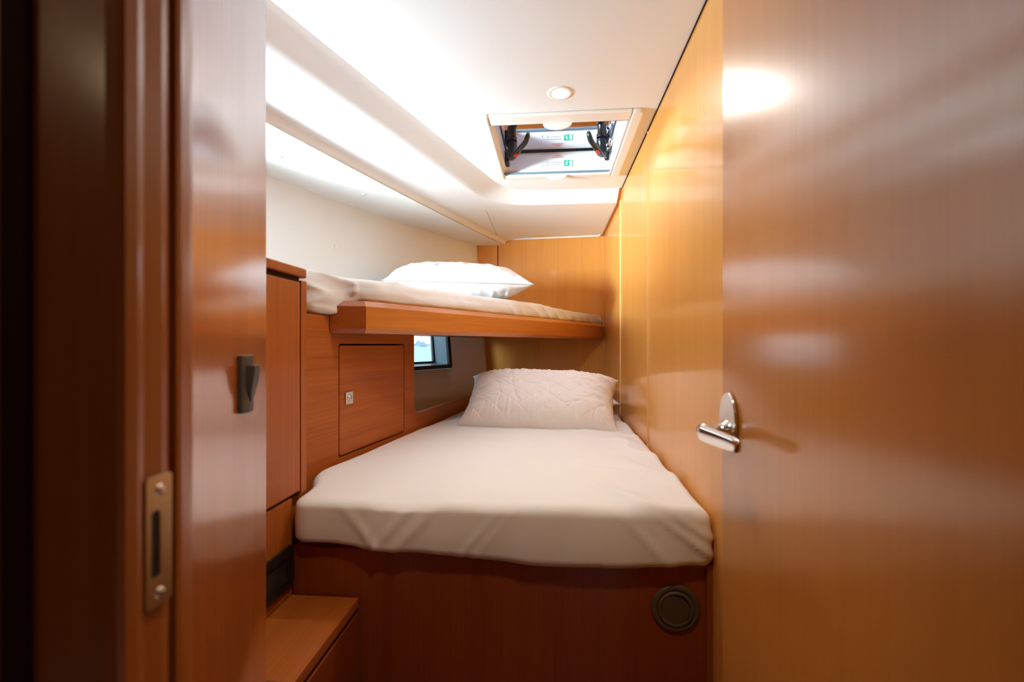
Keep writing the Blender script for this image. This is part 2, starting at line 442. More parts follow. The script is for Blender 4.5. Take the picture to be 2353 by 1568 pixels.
# strike plate on the jamb
sp = empty('strike_plate', V(-.294, .316, -.2)); tag(sp, 'worn metal strike plate let into the door jamb at the left', 'strike plate')
z0, z1 = -.1945, -.0975
bm = B()
outer = [V(-.2935, y, z) for y, z in rrect(.3045, .3270, z0, z1, .003)]
hole = [V(-.2935, y, z) for y, z in rrect(.3085, .3165, -.173, -.123, .003)]
slab_holes(bm, outer, [hole], Vector((1, 0, 0)), .0022)
obj('plate', bm, M['brass'], sp, bevel=.0006)
bm = B(); box(bm, -.2938, -.2925, .3080, .3170, -.1735, -.1225); obj('latch_recess', bm, M['black'], sp)
for zz in (-.1085, -.1855):
    bm = B(); lathe(bm, V(-.2914, .3160, zz), (1, 0, 0), [(.0042, 0), (.0038, .0008), (.002, .0013), (0, .0014)], 18)
    obj('screw', bm, M['satin'], sp, smooth=True)
# corridor behind the camera
bm = B(); box(bm, -1.75, .62, -1.3, -1.27, -1.2, .86); struct('wall_corridor', bm, M['wood_dark'], 'dark corridor wall opposite the doorway')
bm = B(); box(bm, .60, .63, -1.3, .30, -1.2, .86); struct('wall_corridor_right', bm, M['wood_dark'], 'dark corridor wall right')
bm = B(); box(bm, -1.75, -1.72, -1.3, .345, -1.2, .86); struct('wall_corridor_left', bm, M['wood_dark'], 'dark corridor wall left')

# ------------------------------------------------------------------ entry door (open against the right bulkhead)
XD, YD = .279, .7726
dr = empty('door_1', V(.30, .29, -1.19)); tag(dr, 'open cherry cabin door swung against the right bulkhead', kind='structure')
DR = math.radians(1.0)
bm = B(); dq = [(XD + math.sin(DR) * t + math.cos(DR) * w, YD - math.cos(DR) * t + math.sin(DR) * w) for t, w in ((0, 0), (.49, 0), (.49, .032), (0, .032))]
prism_xy(bm, dq, -1.185, .722)
obj('door_panel', bm, M['wood_door'], dr, bevel=.002)
bm = B()
rp = [(.741 + .0325 * math.cos(a), -.1205 + .0455 * math.sin(a)) for a in [2 * math.pi * i / 40 for i in range(40)]]
hexa(bm, [V(XD - .0005, y, z) for y, z in rp], [V(XD - .005, y, z) for y, z in rp]); fix(bm)
hr = obj('door_handle', bm, M['chrome'], dr, bevel=.0015); hr['label'] = 'polished metal lever handle on oval plate'
WORLD[hr] = WORLD[hr]
bm = B(); lathe(bm, V(XD - .004, .741, -.1365), (-1, 0, 0), [(.019, 0), (.018, .004), (.0135, .008), (.012, .02), (.0125, .034), (.0115, .040), (0, .042)], 24)
obj('spindle', bm, M['chrome'], hr, smooth=True)
bm = B()                                              # curved blade lever
secs = []
for i in range(15):
    t = i / 14
    y = .754 - .132 * t
    x = XD - .043 + .010 * t * t + .004 * math.sin(t * math.pi)
    zt = -.1255 + .001 * t
    zb = -.1535 + .004 * t + .005 * t * t
    th = .0055 - .0015 * t
    if i == 0: zt, zb, th = -.129, -.149, .004
    if i == 14: zt, zb, th = -.127, -.142, .003
    zc, hz = (zt + zb) / 2, (zt - zb) / 2
    secs.append([bm.verts.new(V(x + th * math.cos(a), y, zc + hz * math.copysign(abs(math.sin(a)) ** .7, math.sin(a)))) for a in [2 * math.pi * k / 20 for k in range(20)]])
for a, b in zip(secs, secs[1:]):
    for k in range(20): bm.faces.new([a[k], a[(k + 1) % 20], b[(k + 1) % 20], b[k]])
bm.faces.new(secs[0]); bm.faces.new(secs[-1]); fix(bm)
obj('lever', bm, M['chrome'], hr, smooth=True)

# ------------------------------------------------------------------ closet on the left, with its lock knob
TH = math.radians(-12.8)                       # the closet front is turned slightly away from the doorway
CP = Vector((-.470, .716)); CT = Vector((-math.sin(TH) * -1, math.cos(TH))); CT = Vector((math.sin(TH), math.cos(TH))); CN = Vector((CT.y, -CT.x))
def cf(t, z, off=0.):                          # t metres from the far edge towards the doorway
    p = CP - CT * t + CN * off; return V(p.x, p.y, z)
def cslab(bm, t0, t1, z0, z1, o0, o1):
    q = [(t0, z0), (t1, z0), (t1, z1), (t0, z1)]
    hexa(bm, [cf(t, z, o0) for t, z in q], [cf(t, z, o1) for t, z in q]); fix(bm); return bm
cl = empty('closet', V(-.60, .52, -1.2)); tag(cl, 'tall glossy cherry closet at the left just inside the doorway', 'closet')
bm = B(); a_, b_ = CP - CN * .020, CP - CT * .355 - CN * .020
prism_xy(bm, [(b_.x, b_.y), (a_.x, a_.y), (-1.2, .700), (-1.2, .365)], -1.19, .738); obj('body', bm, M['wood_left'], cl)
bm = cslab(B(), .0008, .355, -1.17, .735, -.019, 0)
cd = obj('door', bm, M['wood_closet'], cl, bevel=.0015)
bm = cslab(B(), -.0026, -.0003, -1.19, .738, -.022, -.004); obj('edge_strip', bm, M['gap'], cl)
bm = B()                                        # bowed plate, then a wedge shaped knob, thick at its top
lt_, lz0, lz1 = [(.1055, .0), (.1050, .0055), (.1000, .0082), (.0930, .0104), (.0860, .0112), (.0790, .0104), (.0720, .0082), (.0670, .0055), (.0665, .0)], -.100, -.0155
hexa(bm, [cf(t, lz0 + .0008, o + .0003) for t, o in lt_], [cf(t, lz1, o + .0003) for t, o in lt_]); fix(bm)
lk = obj('lock', bm, M['grey'], cl, bevel=.0012); lk['label'] = 'dark grey turn latch with a raised knob'
bm = B(); rows = []
for q in [i / 14 for i in range(15)]:
    z = -.030 - .054 * q
    hw = .0105 * (1 - max(0, (q - .45) / .55) ** 2.2 * .8); th = .0215 - .0095 * q ** 1.6
    rows.append([bm.verts.new(cf(t, z, o)) for t, o in ((.087 + hw, .009), (.087 + hw * .96, th * .92), (.087 + hw * .4, th), (.087 - hw * .4, th), (.087 - hw * .96, th * .92), (.087 - hw, .009))])
for a, b in zip(rows, rows[1:]):
    for k in range(6): bm.faces.new([a[k], a[(k + 1) % 6], b[(k + 1) % 6], b[k]])
bm.faces.new(rows[0]); bm.faces.new(rows[-1]); fix(bm)
obj('latch_knob', bm, M['grey'], lk, bevel=.0012, seg=3)

# ------------------------------------------------------------------ locker beyond the closet
XK = -.585
lo = empty('locker', V(-.72, .87, -1.2)); tag(lo, 'low cherry locker between the closet and the berths', 'locker')
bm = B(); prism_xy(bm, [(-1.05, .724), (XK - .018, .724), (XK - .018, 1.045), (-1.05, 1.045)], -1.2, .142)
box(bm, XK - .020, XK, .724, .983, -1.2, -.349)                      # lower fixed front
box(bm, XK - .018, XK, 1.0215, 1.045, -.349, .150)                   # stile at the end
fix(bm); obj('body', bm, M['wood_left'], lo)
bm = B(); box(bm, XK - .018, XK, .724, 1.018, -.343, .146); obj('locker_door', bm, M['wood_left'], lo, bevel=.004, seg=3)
bm = B(); box(bm, XK - .017, XK - .006, .724, 1.0225, -.352, .160); obj('gap', bm, M['gap'], lo)
bm = B(); hexa(bm, [V(x, y, .158) for x, y in rrect(-1.18, XK + .004, .724, 1.046, (0, 0, .012, 0))], [V(x, y, .1795) for x, y in rrect(-1.18, XK + .004, .724, 1.046, (0, 0, .012, 0))]); fix(bm)
obj('locker_top', bm, M['wood_left'], lo, bevel=.004, seg=3)
# black recessed pocket in the lower front
pk = empty('recessed_pocket', V(XK, .90, -.53)); tag(pk, 'black plastic recessed pocket set low in the locker front beside the bed base', 'pocket')
bm = B()
outer = [V(XK + .0005, y, z) for y, z in rrect(.775, .982, -.540, -.448, (.012, .014, .014, .012))]
hole = [V(XK + .0005, y, z) for y, z in rrect(.800, .957, -.518, -.470, .008)]
slab_holes(bm, outer, [hole], Vector((1, 0, 0)), .006)
obj('bezel', bm, M['black'], pk, bevel=.0015)
bm = B(); box(bm, XK - .001, XK + .0022, .795, .962, -.523, -.465); obj('back_plate', bm, M['blackm'], pk)

# ------------------------------------------------------------------ step beside the bed
st = empty('step_box', V(-.51, .85, -1.2)); tag(st, 'cherry step box on the floor in front of the locker', 'step')
bm = B(); box(bm, XK + .001, -.428, .724, .981, -.586, -.564); obj('tread', bm, M['wood_step'], st, bevel=.002)
bm = B(); box(bm, XK + .001, -.434, .724, .981, -.602, -.586); obj('shadow_gap', bm, M['gap'], st)
bm = B(); box(bm, XK + .001, -.428, .724, .981, -1.2, -.597); obj('front_panel', bm, M['wood_base_shaded'], st, bevel=.002)

# ------------------------------------------------------------------ wooden panel on the hull side, cupboard door in it
pn = empty('side_panel', V(-.55, 1.7, -.46)); tag(pn, 'cherry panel along the hull beside the lower berth, with an opening to the window', 'panel')
def bp(y, z, off=0.): return V(boardx(y), y, z) + Vector((1, -.162, 0)).normalized() * off
nb = Vector((1, -.162, 0)).normalized()
arc = [(1.812 + .05 * (1 - math.cos(a)), -.234 - .05 * math.sin(a)) for a in [math.pi / 2 * i / 8 for i in range(9)]]
outer = [bp(1.06, -.46), bp(YB - .008, -.46), bp(YB - .008, -.284)] + [bp(*q) for q in arc[::-1]] + [bp(1.812, .0445), bp(1.30, .0445), bp(1.30, .084), bp(1.06, .084)]
CD = (1.322, 1.725, -.337, -.003)
h1 = [bp(y, z) for y, z in rrect(CD[0] - .005, CD[1] + .005, CD[2] - .005, CD[3] + .005, .010)]
bm = B(); slab_holes(bm, outer, [h1], -nb, .019)
obj('board', bm, M['wood_h'], pn)
bm = B(); hexa(bm, [bp(y, z, -.024) for y, z in rrect(1.29, 1.76, -.37, .028, .003)], [bp(y, z, -.0195) for y, z in rrect(1.29, 1.76, -.37, .028, .003)]); fix(bm)
obj('shadow_gap', bm, M['gap'], pn)
bm = B(); lp = rrect(CD[0], CD[1], CD[2], CD[3], .008)
hexa(bm, [bp(y, z, -.019) for y, z in lp], [bp(y, z, .0005) for y, z in lp]); fix(bm)
cdoor = obj('cupboard_door', bm, M['wood_h'], pn, bevel=.0015)
# push latch: square plate with a dished round button
bm = B(); lp = rrect(1.3475, 1.3845, -.1855, -.1475, .003)
ring = [(1.366 + .0125 * math.cos(2 * math.pi * i / 28), -.1665 + .0125 * math.sin(2 * math.pi * i / 28)) for i in range(28)]
slab_holes(bm, [bp(y, z, .0005) for y, z in lp], [[bp(y, z, .0005) for y, z in ring]], nb, .004)
lt = obj('push_latch', bm, M['satin'], pn, bevel=.0012); lt['label'] = 'square bright metal push latch'
bm = B(); lathe(bm, bp(1.366, -.1665, 0), nb, [(.0122, .001), (.0118, .0035), (.008, .0015), (0, .001)], 28)
obj('latch_button', bm, M['chrome'], lt, smooth=True)

# ------------------------------------------------------------------ bed base and vent
YF = .986
be = empty('bed_base', V(-.1, 1.9, -1.2)); tag(be, 'cherry bed base under the lower mattress, its colour darkened for shade', 'bed base')
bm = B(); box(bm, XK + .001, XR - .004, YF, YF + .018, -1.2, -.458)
obj('front_panel', bm, M['wood_base_shaded'], be)
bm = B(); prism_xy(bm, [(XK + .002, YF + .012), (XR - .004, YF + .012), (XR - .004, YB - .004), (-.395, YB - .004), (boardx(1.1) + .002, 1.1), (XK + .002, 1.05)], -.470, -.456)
obj('mattress_board', bm, M['wood_base_shaded'], be)
bm = B(); box(bm, XR - .012, XR - .0005, YF - .010, YF + .001, -1.2, -.458); obj('corner_batten', bm, M['wood_dark'], be)
vn = empty('air_vent', V(.2605, YF, -.606)); tag(vn, 'round brown swivel air vent low on the bed base front', 'air vent')
vc = V(.2605, YF, -.556)
bm = B(); lathe(bm, vc, (0, -1, 0), [(.050, -.001), (.050, .003), (.048, .005), (.0405, .0065), (.039, .004), (0, .004)], 48); obj('ring', bm, M['brownp'], vn, smooth=True)
bm = B(); lathe(bm, vc + Vector((-.001, 0, 0)), (0, -1, 0), [(.0375, .004), (.0375, .0062), (.036, .008), (.031, .0086), (.030, .006), (0, .006)], 48); obj('collar', bm, M['brownp'], vn, smooth=True)
bm = B()
R0 = .0295
fp = [(R0 * math.cos(a), R0 * math.sin(a)) for a in [2 * math.pi * i / 40 for i in range(40)]]
hexa(bm, [vc + Vector((x - .002, -.0058, z)) for x, z in fp], [vc + Vector((x - .002, -.0088 - .0022 * (-x - z) / R0 * .6, z)) for x, z in fp]); fix(bm)
bmesh.ops.rotate(bm, verts=bm.verts, cent=vc, matrix=Matrix.Rotation(math.radians(9), 3, Vector((1, 0, -1)).normalized()))
obj('flap', bm, M['brownp'], vn, bevel=.0008)

# ------------------------------------------------------------------ upper berth: platform, rail, end block
A0, A1, A2 = Vector((.322, 2.900)), Vector((-.548, 1.308)), Vector((-.641, 1.272))
ub = empty('upper_berth', V(-.2, 2.2, .033)); tag(ub, 'orange cherry upper bunk across the corner with a chamfered wooden front rail', 'bunk')
def rail(bm, pts, prof):
    """sweep a (outward offset, z) profile along mitred plan points"""
    n = len(pts); rows = []
    for i, p in enumerate(pts):
        ds = []
        if i > 0: ds.append((pts[i] - pts[i - 1]).normalized())
        if i < n - 1: ds.append((pts[i + 1] - pts[i]).normalized())
        ns = [Vector((-d.y, d.x)) for d in ds]
        m = sum(ns, Vector((0, 0))).normalized(); m = m / m.dot(ns[0])
        rows.append([bm.verts.new(V(p.x + m.x * o, p.y + m.y * o, z)) for o, z in prof])
    k = len(prof)
    for a, b in zip(rows, rows[1:]):
        for i in range(k): bm.faces.new([a[i], a[(i + 1) % k], b[(i + 1) % k], b[i]])
    bm.faces.new(rows[0]); bm.faces.new(rows[-1][::-1]); fix(bm)
RP = [(.000, .046), (.000, .113), (.014, .130), (.030, .130), (.030, .033), (.010, .033)]
bm = B(); rail(bm, [Vector((.332, 2.918)), A1 + (A0 - A1).normalized() * .0], [( o, z) for o, z in RP]) if False else None
# outward is to the right/front of travel from A2 to A0, so offsets go inward (+) to the left of it
d = (A0 - A1).normalized(); nin = Vector((-d.y, d.x))
def rail_part(p, q, dirn_p, dirn_q):
    """one straight piece with given end cut directions (plan vectors)"""
    bm = B(); dd = (q - p).normalized(); nn = Vector((-dd.y, dd.x)); rows = []
    for e, cut in ((p, dirn_p), (q, dirn_q)):
        c = cut / cut.dot(nn)
        rows.append([bm.verts.new(V(e.x + c.x * o, e.y + c.y * o, z)) for o, z in RP])
    k = len(RP)
    for i in range(k): bm.faces.new([rows[0][i], rows[0][(i + 1) % k], rows[1][(i + 1) % k], rows[1][i]])
    bm.faces.new(rows[0]); bm.faces.new(rows[1][::-1]); fix(bm); return bm
d2 = (A1 - A2).normalized(); n2 = Vector((-d2.y, d2.x)); mit = (nin + n2).normalized()
obj('front_rail', rail_part(A1, A0 + d * .012, mit, nin), M['wood_solid'], ub)
M['wood_end'] = wood('solid_cherry_end', (.42, .105, .014), (.32, .075, .009), 'x', rough=.32, coat=.6, coat_r=.15, fine=.3)
obj('end_rail', rail_part(A2, A1, n2, mit), M['wood_end'], ub)
bm = B()
ins = lambda p, n_, o: (p.x + n_.x * o, p.y + n_.y * o)
plat = [ins(A0, nin, .028), (.330, YB - .004), (hullx(YB, .05) + .02, YB - .004)] + [(hullx(y, .05) + .012, y) for y in (2.7, 2.4, 2.1, 1.8, 1.5, 1.3)] + [(A2.x - .03, A2.y + .09), (A2.x + .02, A2.y + .05), (A1.x + mit.x * .03, A1.y + mit.y * .03)]
prism_xy(bm, plat, .045, .085)
obj('platform', bm, M['wood_h'], ub)

# ------------------------------------------------------------------ soft things
def resample(poly, rad, K):
    """round the corners of a polygon and resample it evenly (CCW)"""
    out = []; n = len(poly)
    for i in range(n):
        p = Vector(poly[i]); a = Vector(poly[i - 1]); b = Vector(poly[(i + 1) % n]); r = rad[i] if isinstance(rad, list) else rad
        u = (a - p); w = (b - p); t = min(r, u.length * .45, w.length * .45)
        s0 = p + u.normalized() * t; s1 = p + w.normalized() * t
        for k in range(9):
            q = k / 8; out.append((1 - q) ** 2 * s0 + 2 * q * (1 - q) * p + q * q * s1)
    L = [0]
    for i in range(len(out)): L.append(L[-1] + (out[(i + 1) % len(out)] - out[i]).length)
    tot = L[-1]; res = []; j = 0
    for k in range(K):
        s = tot * k / K
        while L[j + 1] < s: j += 1
        f = (s - L[j]) / max(1e-9, L[j + 1] - L[j]); res.append(out[j].lerp(out[(j + 1) % len(out)], f))
    return res
def ridge(x): return 1 - abs(2 * (x - math.floor(x)) - 1)
def nz(x, y, z=0.): return noise.noise(Vector((x, y, z)))
def mattress(poly, rad, z0, z1, er, K, rings, topfn, sidefn, hemfn):
    pts = resample(poly, rad, K); n = len(pts)
    nr = []
    for i in range(n):
        t = (pts[(i + 2) % n] - pts[i - 2]).normalized(); nr.append(Vector((t.y, -t.x)))
    cen = sum(pts, Vector((0, 0))) / n
    bm = B(); rows = []
    H = z1 - z0
    prof = [(.026, .0), (.008, .002)]                       # (inset, height) up the side
    ns = 12
    for i in range(ns + 1):
        q = i / ns; prof.append((.001 - .003 * math.sin(q * math.pi), .010 + q * (H - er - .010)))
    for i in range(1, 8):
        a = math.pi / 2 * i / 7; prof.append((.001 + er * (1 - math.cos(a)), H - er + er * math.sin(a)))
    s = 0
    for pi_, (ins_, h) in enumerate(prof):
        row = []
        for i in range(n):
            q = h / H
            sd = sidefn(pts[i], q, nr[i]) if pi_ > 0 else 0.
            hem = hemfn(pts[i]) * (1 - q) ** 1.5
            p = pts[i] - nr[i] * (ins_ - sd)
            tz = topfn(p.x, p.y) * max(0, min(1, (q - .8) / .2)) if q > .8 else 0.
            row.append(bm.verts.new(V(p.x, p.y, z0 + h + hem + tz)))
        rows.append(row)
    base = [Vector((v.co.x, v.co.y)) for v in rows[-1]]
    for k in range(1, rings):
        t = (k / rings); row = []
        for i in range(n):
            p = base[i].lerp(cen, t)
            row.append(bm.verts.new(V(p.x, p.y, z1 + topfn(p.x, p.y))))
        rows.append(row)
    for a, b in zip(rows, rows[1:]):
        for i in range(n): bm.faces.new([a[i], a[(i + 1) % n], b[(i + 1) % n], b[i]])
    c = bm.verts.new(V(cen.x, cen.y, z1 + topfn(cen.x, cen.y)))
    for i in range(n): bm.faces.new([rows[-1][i], rows[-1][(i + 1) % n], c])
    bm.faces.new(rows[0][::-1]); fix(bm); return bm

# lower mattress
def top1(x, y):
    z = .006 * nz(x * 2.2, y * 1.6) + .0035 * nz(x * 5 + 3, y * 3.2)
    w = max(0, min(1, (x + .05) / .3))                               # more creased towards the right
    z += w * .014 * (ridge(.9 * (x * 3.1 + y * 4.3) + .6 * nz(x * 4, y * 4)) ** 4) * (.5 + nz(x * 3, y * 3, 5))
    z += .010 * max(0, nz(x * 9 + y * 4, y * 3 - x * 2, 2)) * (.3 + w)
    cx = .039 + (y - .96) * .1087
    z += .0012 * math.exp(-((x - cx) / .004) ** 2)                   # pressed fold line
    if y < 1.1: z -= (.008 + .010 * nz(x * 4.5, 2.2) + .004 * nz(x * 11, 6.1)) * ((1.1 - y) / .14) ** 2
    if x > .2: z += (.010 * nz(y * 5, 8.) + .006 * nz(y * 13, 4.)) * ((x - .2) / .13) ** 2
    return z
def side1(p, q, n_):
    s = .003 * nz(p.x * 3, p.y * 3)
    if n_.y < -.3:
        g = (1 - q) ** .8                                            # folds fade out towards the top edge
        u = p.x + (q - .5) * (.05 if p.x > .1 else -.035)
        s += g * (.010 * nz(u * 5, 3.1) + .006 * nz(u * 13, 7.7))
        for c, w_, h_, sl in ((-.36, .012, .005, -.05), (-.30, .010, .006, -.09), (-.245, .014, .005, -.10), (-.10, .007, .004, -.10), (-.07, .006, .003, -.10), (.20, .010, .006, .16), (.235, .012, .006, .19), (.13, .010, .003, .12), (-.47, .013, .005, .10)):
            s += h_ * min(1, g * 1.6) * math.exp(-((p.x - c - sl * (1 - q)) / w_) ** 2)
        s += .0012 * math.exp(-((p.x - .035 + .01 * (1 - q)) / .004) ** 2)
        s += .008 * max(0, .5 - q)                                   # sheet flares out to the hem
    return s
def hem1(p):
    if p.y > 1.05: return 0
    return -.020 * math.exp(-((p.x - .02) / .20) ** 2) + .012 * math.exp(-((p.x + .53) / .12) ** 2) + .004 * nz(p.x * 9, 1.) - .006 * max(0, (p.x - .1) / .22)
poly = [(-.5835, .962), (.3315, .960), (.3315, 2.93), (-.370, 2.93), (-.640, 1.17), (-.5835, 1.07)]
bm = mattress(poly, [.05, .03, .04, .04, .05, .04], -.452, -.343, .024, 620, 90, top1, side1, hem1)
m1 = obj('mattress', bm, M['sheet'], None, smooth=True)
tag(m1, 'lower berth mattress wrapped in a cream sheet that hangs over its front', 'mattress')

# upper mattress: thinner, bunched at its left end
def top2(x, y):
    t = (Vector((x, y)) - A1).dot(d)
    z = .006 * nz(x * 3, y * 3, 4) + .004 * nz(x * 8, y * 6, 1)
    z += .005 * math.exp(-((t + .10) / .16) ** 2)
    if t > 1.15: z -= .035 * min(1, (t - 1.15) / .6)
    dist = (Vector((x, y)) - A1).dot(nin)
    if dist < .12: z += .004 * ridge(t * 14 + dist * 18 + 1.5 * nz(t * 3, 2.)) ** 3 * max(0, (t - .7))
    if t < .35: z += .012 * ridge(t * 5 - dist * 4 + .7 * nz(x * 5, y * 5)) ** 3 - .004
    return z
def side2(p, q, n_):
    t = (p - A1).dot(d)
    s = .004 * nz(p.x * 9, p.y * 9, q * 2)
    if t > -.05: s += .010 * ridge(t * 9 + q * .8 + 1.2 * nz(t * 4, 1.)) ** 2 * (.15 + .85 * max(0, min(1, (t - .6) / .5)))
    if t < .0: s += .014 * ridge((p.x * 12) + q * 1.1 + .6 * nz(p.x * 9, q * 3)) ** 2
    return s
def hem2(p):
    t = (p - A1).dot(d)
    return -.042 * max(0, min(1, (-t + .01) / .08)) if p.y < 1.5 else 0
mp_ = [ins(A0, nin, .034), (.326, YB - .008), (hullx(YB, .15) + .03, YB - .008)] + [(hullx(y, .2) + .02, y) for y in (2.6, 2.2, 1.8, 1.5)] + [(hullx(1.30, .2) + .02, 1.16), (-.760, 1.160), (-.672, 1.196), (-.634, 1.262), (-.604, 1.318), (A1.x + .004, A1.y + .046)]
mp_ = mp_[::1]
area = sum(a[0] * b[1] - b[0] * a[1] for a, b in zip(mp_, mp_[1:] + mp_[:1]))
if area < 0: mp_ = mp_[::-1]
bm = mattress(mp_, .03, .128, .203, .030, 560, 50, top2, side2, hem2)
m2 = obj('mattress', bm, M['sheet2'], None, smooth=True)
tag(m2, 'thin upper berth mattress under a bunched white sheet', 'mattress')

def pillow(w, dpt, th, seed, ear=.05, eary=None, wr=.004, quilt=0., rough_=1.4, ex=2.6, nu=84, nv=60):
    """local bmesh: x width, y depth, z thickness; returns bmesh and seam loop"""
    bm = B(); top = {}; bot = {}; seam = []
    if eary is None: eary = ear * 1.3
    def out(a, b):
        x = w / 2 * a * (1 - ear * (1 - b * b) * abs(a) ** 3 + .035 * abs(a * b) ** 8)
        y = dpt / 2 * b * (1 - eary * (1 - a * a) * abs(b) ** 3)
        x += .004 * nz(b * 4, a * 2, seed); y += .006 * nz(a * 3, b * 2, seed + 3)
        return x, y
    def hgt(a, b, s):
        f = max(0, (1 - abs(a) ** (ex + .4))) ** .55 * max(0, (1 - abs(b) ** ex)) ** .55
        h = th / 2 * f
        e = max(abs(a), abs(b))
        if f > 0:
            px, py = a * w, b * dpt
            edge = max(0, min(1, (e - .30) / .5)) * (1 - max(0, (e - .80) / .20))
            # gathers running in from the nearest edge
            if abs(b) * 1.0 > abs(a) * .9: q = .55 * nz(px * 38, py * 4, seed + s) + .45 * nz(px * 17, py * 5, seed + s + 4)
            else: q = nz(px * 5, py * 30, seed + s + 2)
            h += wr * edge * q * 1.3
            h += wr * rough_ * nz(px * 9, py * 9, seed + 9 + s) * f
            c = nz(px * 6 + 2 * nz(px * 4, py * 4, seed), py * 6, seed + 5)
            h -= wr * rough_ * math.exp(-(c / .06) ** 2) * f * .9
            if quilt:
                for sg in (1, -1):
                    g = (px * .8 + sg * py * 1.2) / .165 + .2; g = abs(g - round(g)) * .165
                    h -= quilt * math.exp(-(g / .0042) ** 2) * min(1, f * 2)
        return s * h
    us = [math.sin(math.pi / 2 * (2 * i / nu - 1)) * .5 + (2 * i / nu - 1) * .5 for i in range(nu + 1)]
    vs = [math.sin(math.pi / 2 * (2 * j / nv - 1)) * .5 + (2 * j / nv - 1) * .5 for j in range(nv + 1)]
    for i, a in enumerate(us):
        for j, b in enumerate(vs):
            x, y = out(a, b); rim = i in (0, nu) or j in (0, nv)
            top[i, j] = bm.verts.new((x, y, hgt(a, b, 1)))
            bot[i, j] = top[i, j] if rim else bm.verts.new((x, y, hgt(a, b, -1)))
    for i in range(nu):
        for j in range(nv):
            bm.faces.new([top[i, j], top[i + 1, j], top[i + 1, j + 1], top[i, j + 1]])
            bm.faces.new([bot[i, j], bot[i, j + 1], bot[i + 1, j + 1], bot[i + 1, j]])
    seam = [top[i, 0].co.copy() for i in range(nu)] + [top[nu, j].co.copy() for j in range(nv)] + [top[i, nv].co.copy() for i in range(nu, 0, -1)] + [top[0, j].co.copy() for j in range(nv, 0, -1)]
    return bm, seam
def place(bm, c, yaw, tilt, roll=0.):
    Mx = Matrix.Translation(V(*c)) @ Matrix.Rotation(math.radians(yaw), 4, 'Z') @ Matrix.Rotation(math.radians(tilt), 4, 'X') @ Matrix.Rotation(math.radians(roll), 4, 'Y')
    bmesh.ops.transform(bm, matrix=Mx, verts=bm.verts); return Mx

# pillow lying behind, then the quilted pillow leaning on it
bm, _ = pillow(.62, .44, .13, 21); place(bm, (.012, 2.40, -.268), -3, 3)
o = obj('pillow', bm, M['sheet2'], None, smooth=True)
tag(o, 'flat white pillow tucked behind the quilted pillow on the lower berth', 'pillow', 'pillows')
bm, seam = pillow(.660, .310, .222, 5, ear=.06, eary=-.05, wr=.0075, quilt=.0030, rough_=.5, nu=190, nv=120, ex=3.6); Mx = place(bm, (-.050, 1.985, -.253), -7, 38, 1.0)
p1 = obj('pillow', bm, M['pillow'], None, smooth=True)
tag(p1, 'quilted cream pillow leaning up at the head of the lower berth', 'pillow', 'pillows')
bm, seam = pillow(.645, .39, .185, 13, ear=.03, eary=-.05, wr=.0065); Mx = place(bm, (-.452, 2.150, .299), 17, 8)
p2 = obj('pillow', bm, M['sheet2'], None, smooth=True)
tag(p2, 'plump white pillow with grey piping lying on the upper berth', 'pillow', 'pillows')
bm = B(); pts = [Mx @ s for s in seam]; tube(bm, pts + [pts[0]], .0024, 6)
obj('piping', bm, M['piping'], p2, smooth=True)['label'] = 'thin grey piping'

# ------------------------------------------------------------------ roof hatch
ht = empty('roof_hatch', V(.025, 1.73, ZC - .012)); tag(ht, 'white framed escape hatch with a smoked lid in the ceiling', 'hatch')
OX0, OX1, OY0, OY1 = -.240, .292, 1.452, 2.008
IX0, IX1, IY0, IY1 = -.205, .250, 1.508, 1.972
ZF0, ZF1 = ZC - .012, ZC - .0005
zz = lambda pts, z: [V(x, y, z) for x, y in pts]
cw = .034
bm = B(); box(bm, OX0 + cw + .003, OX1 - cw - .003, OY0, IY0, ZF0, ZF1); obj('frame_bar', bm, M['white'], ht, bevel=.005, seg=3)
bm = B(); box(bm, OX0 + cw + .003, OX1 - cw - .003, IY1, OY1, ZF0, ZF1); obj('frame_bar', bm, M['white'], ht, bevel=.005, seg=3)
for (x0, x1, rr) in ((OX0, OX0 + cw + .002, (.018, 0, 0, .018)), (OX1 - cw - .002, OX1, (0, .018, .018, 0))):
    bm = B(); lp = rrect(x0, x1, OY0, OY1, rr); hexa(bm, zz(lp, ZF0 - .002), zz(lp, ZF1)); fix(bm)
    obj('frame_bar', bm, M['white'], ht, bevel=.005, seg=3)
ZT = .827                                              # underside of the lid
bm = B()                                               # coaming: four upstand walls with rounded far corners
def wallstrip(bm, lp0, z0, lp1, z1):
    a = [bm.verts.new(p) for p in zz(lp0, z0)]; b = [bm.verts.new(p) for p in zz(lp1, z1)]; n = len(a)
    for i in range(n): bm.faces.new([a[i], a[(i + 1) % n], b[(i + 1) % n], b[i]])
lpA = rrect(IX0, IX1, IY0, IY1, .012, 6); lpB = rrect(IX0 + .008, IX1 - .008, IY0 + .008, IY1 - .006, .03, 6)
wallstrip(bm, lpA, ZF0 + .001, lpA, ZC + .012); wallstrip(bm, lpA, ZC + .012, lpB, ZC + .016); wallstrip(bm, lpB, ZC + .016, lpB, ZT + .0005)
fix(bm); obj('coaming', bm, M['gel'], ht, solid=.003)
bm = B()
slab_holes(bm, zz(rrect(IX0 - .02, IX1 + .02, IY0 - .02, IY1 + .02, .02), ZT), [zz(rrect(IX0 + .013, IX1 - .013, IY0 + .013, IY1 - .011, .03, 6), ZT)], Vector((0, 0, 1)), .004)
obj('gasket', bm, M['black'], ht)
bm = B(); bm.faces.new([bm.verts.new(p) for p in zz(rrect(IX0 - .02, IX1 + .02, IY0 - .02, IY1 + .02, .02), ZT + .006)])
obj('lid_pane', bm, M['acrylic'], ht)['label'] = 'smoked acrylic lid'
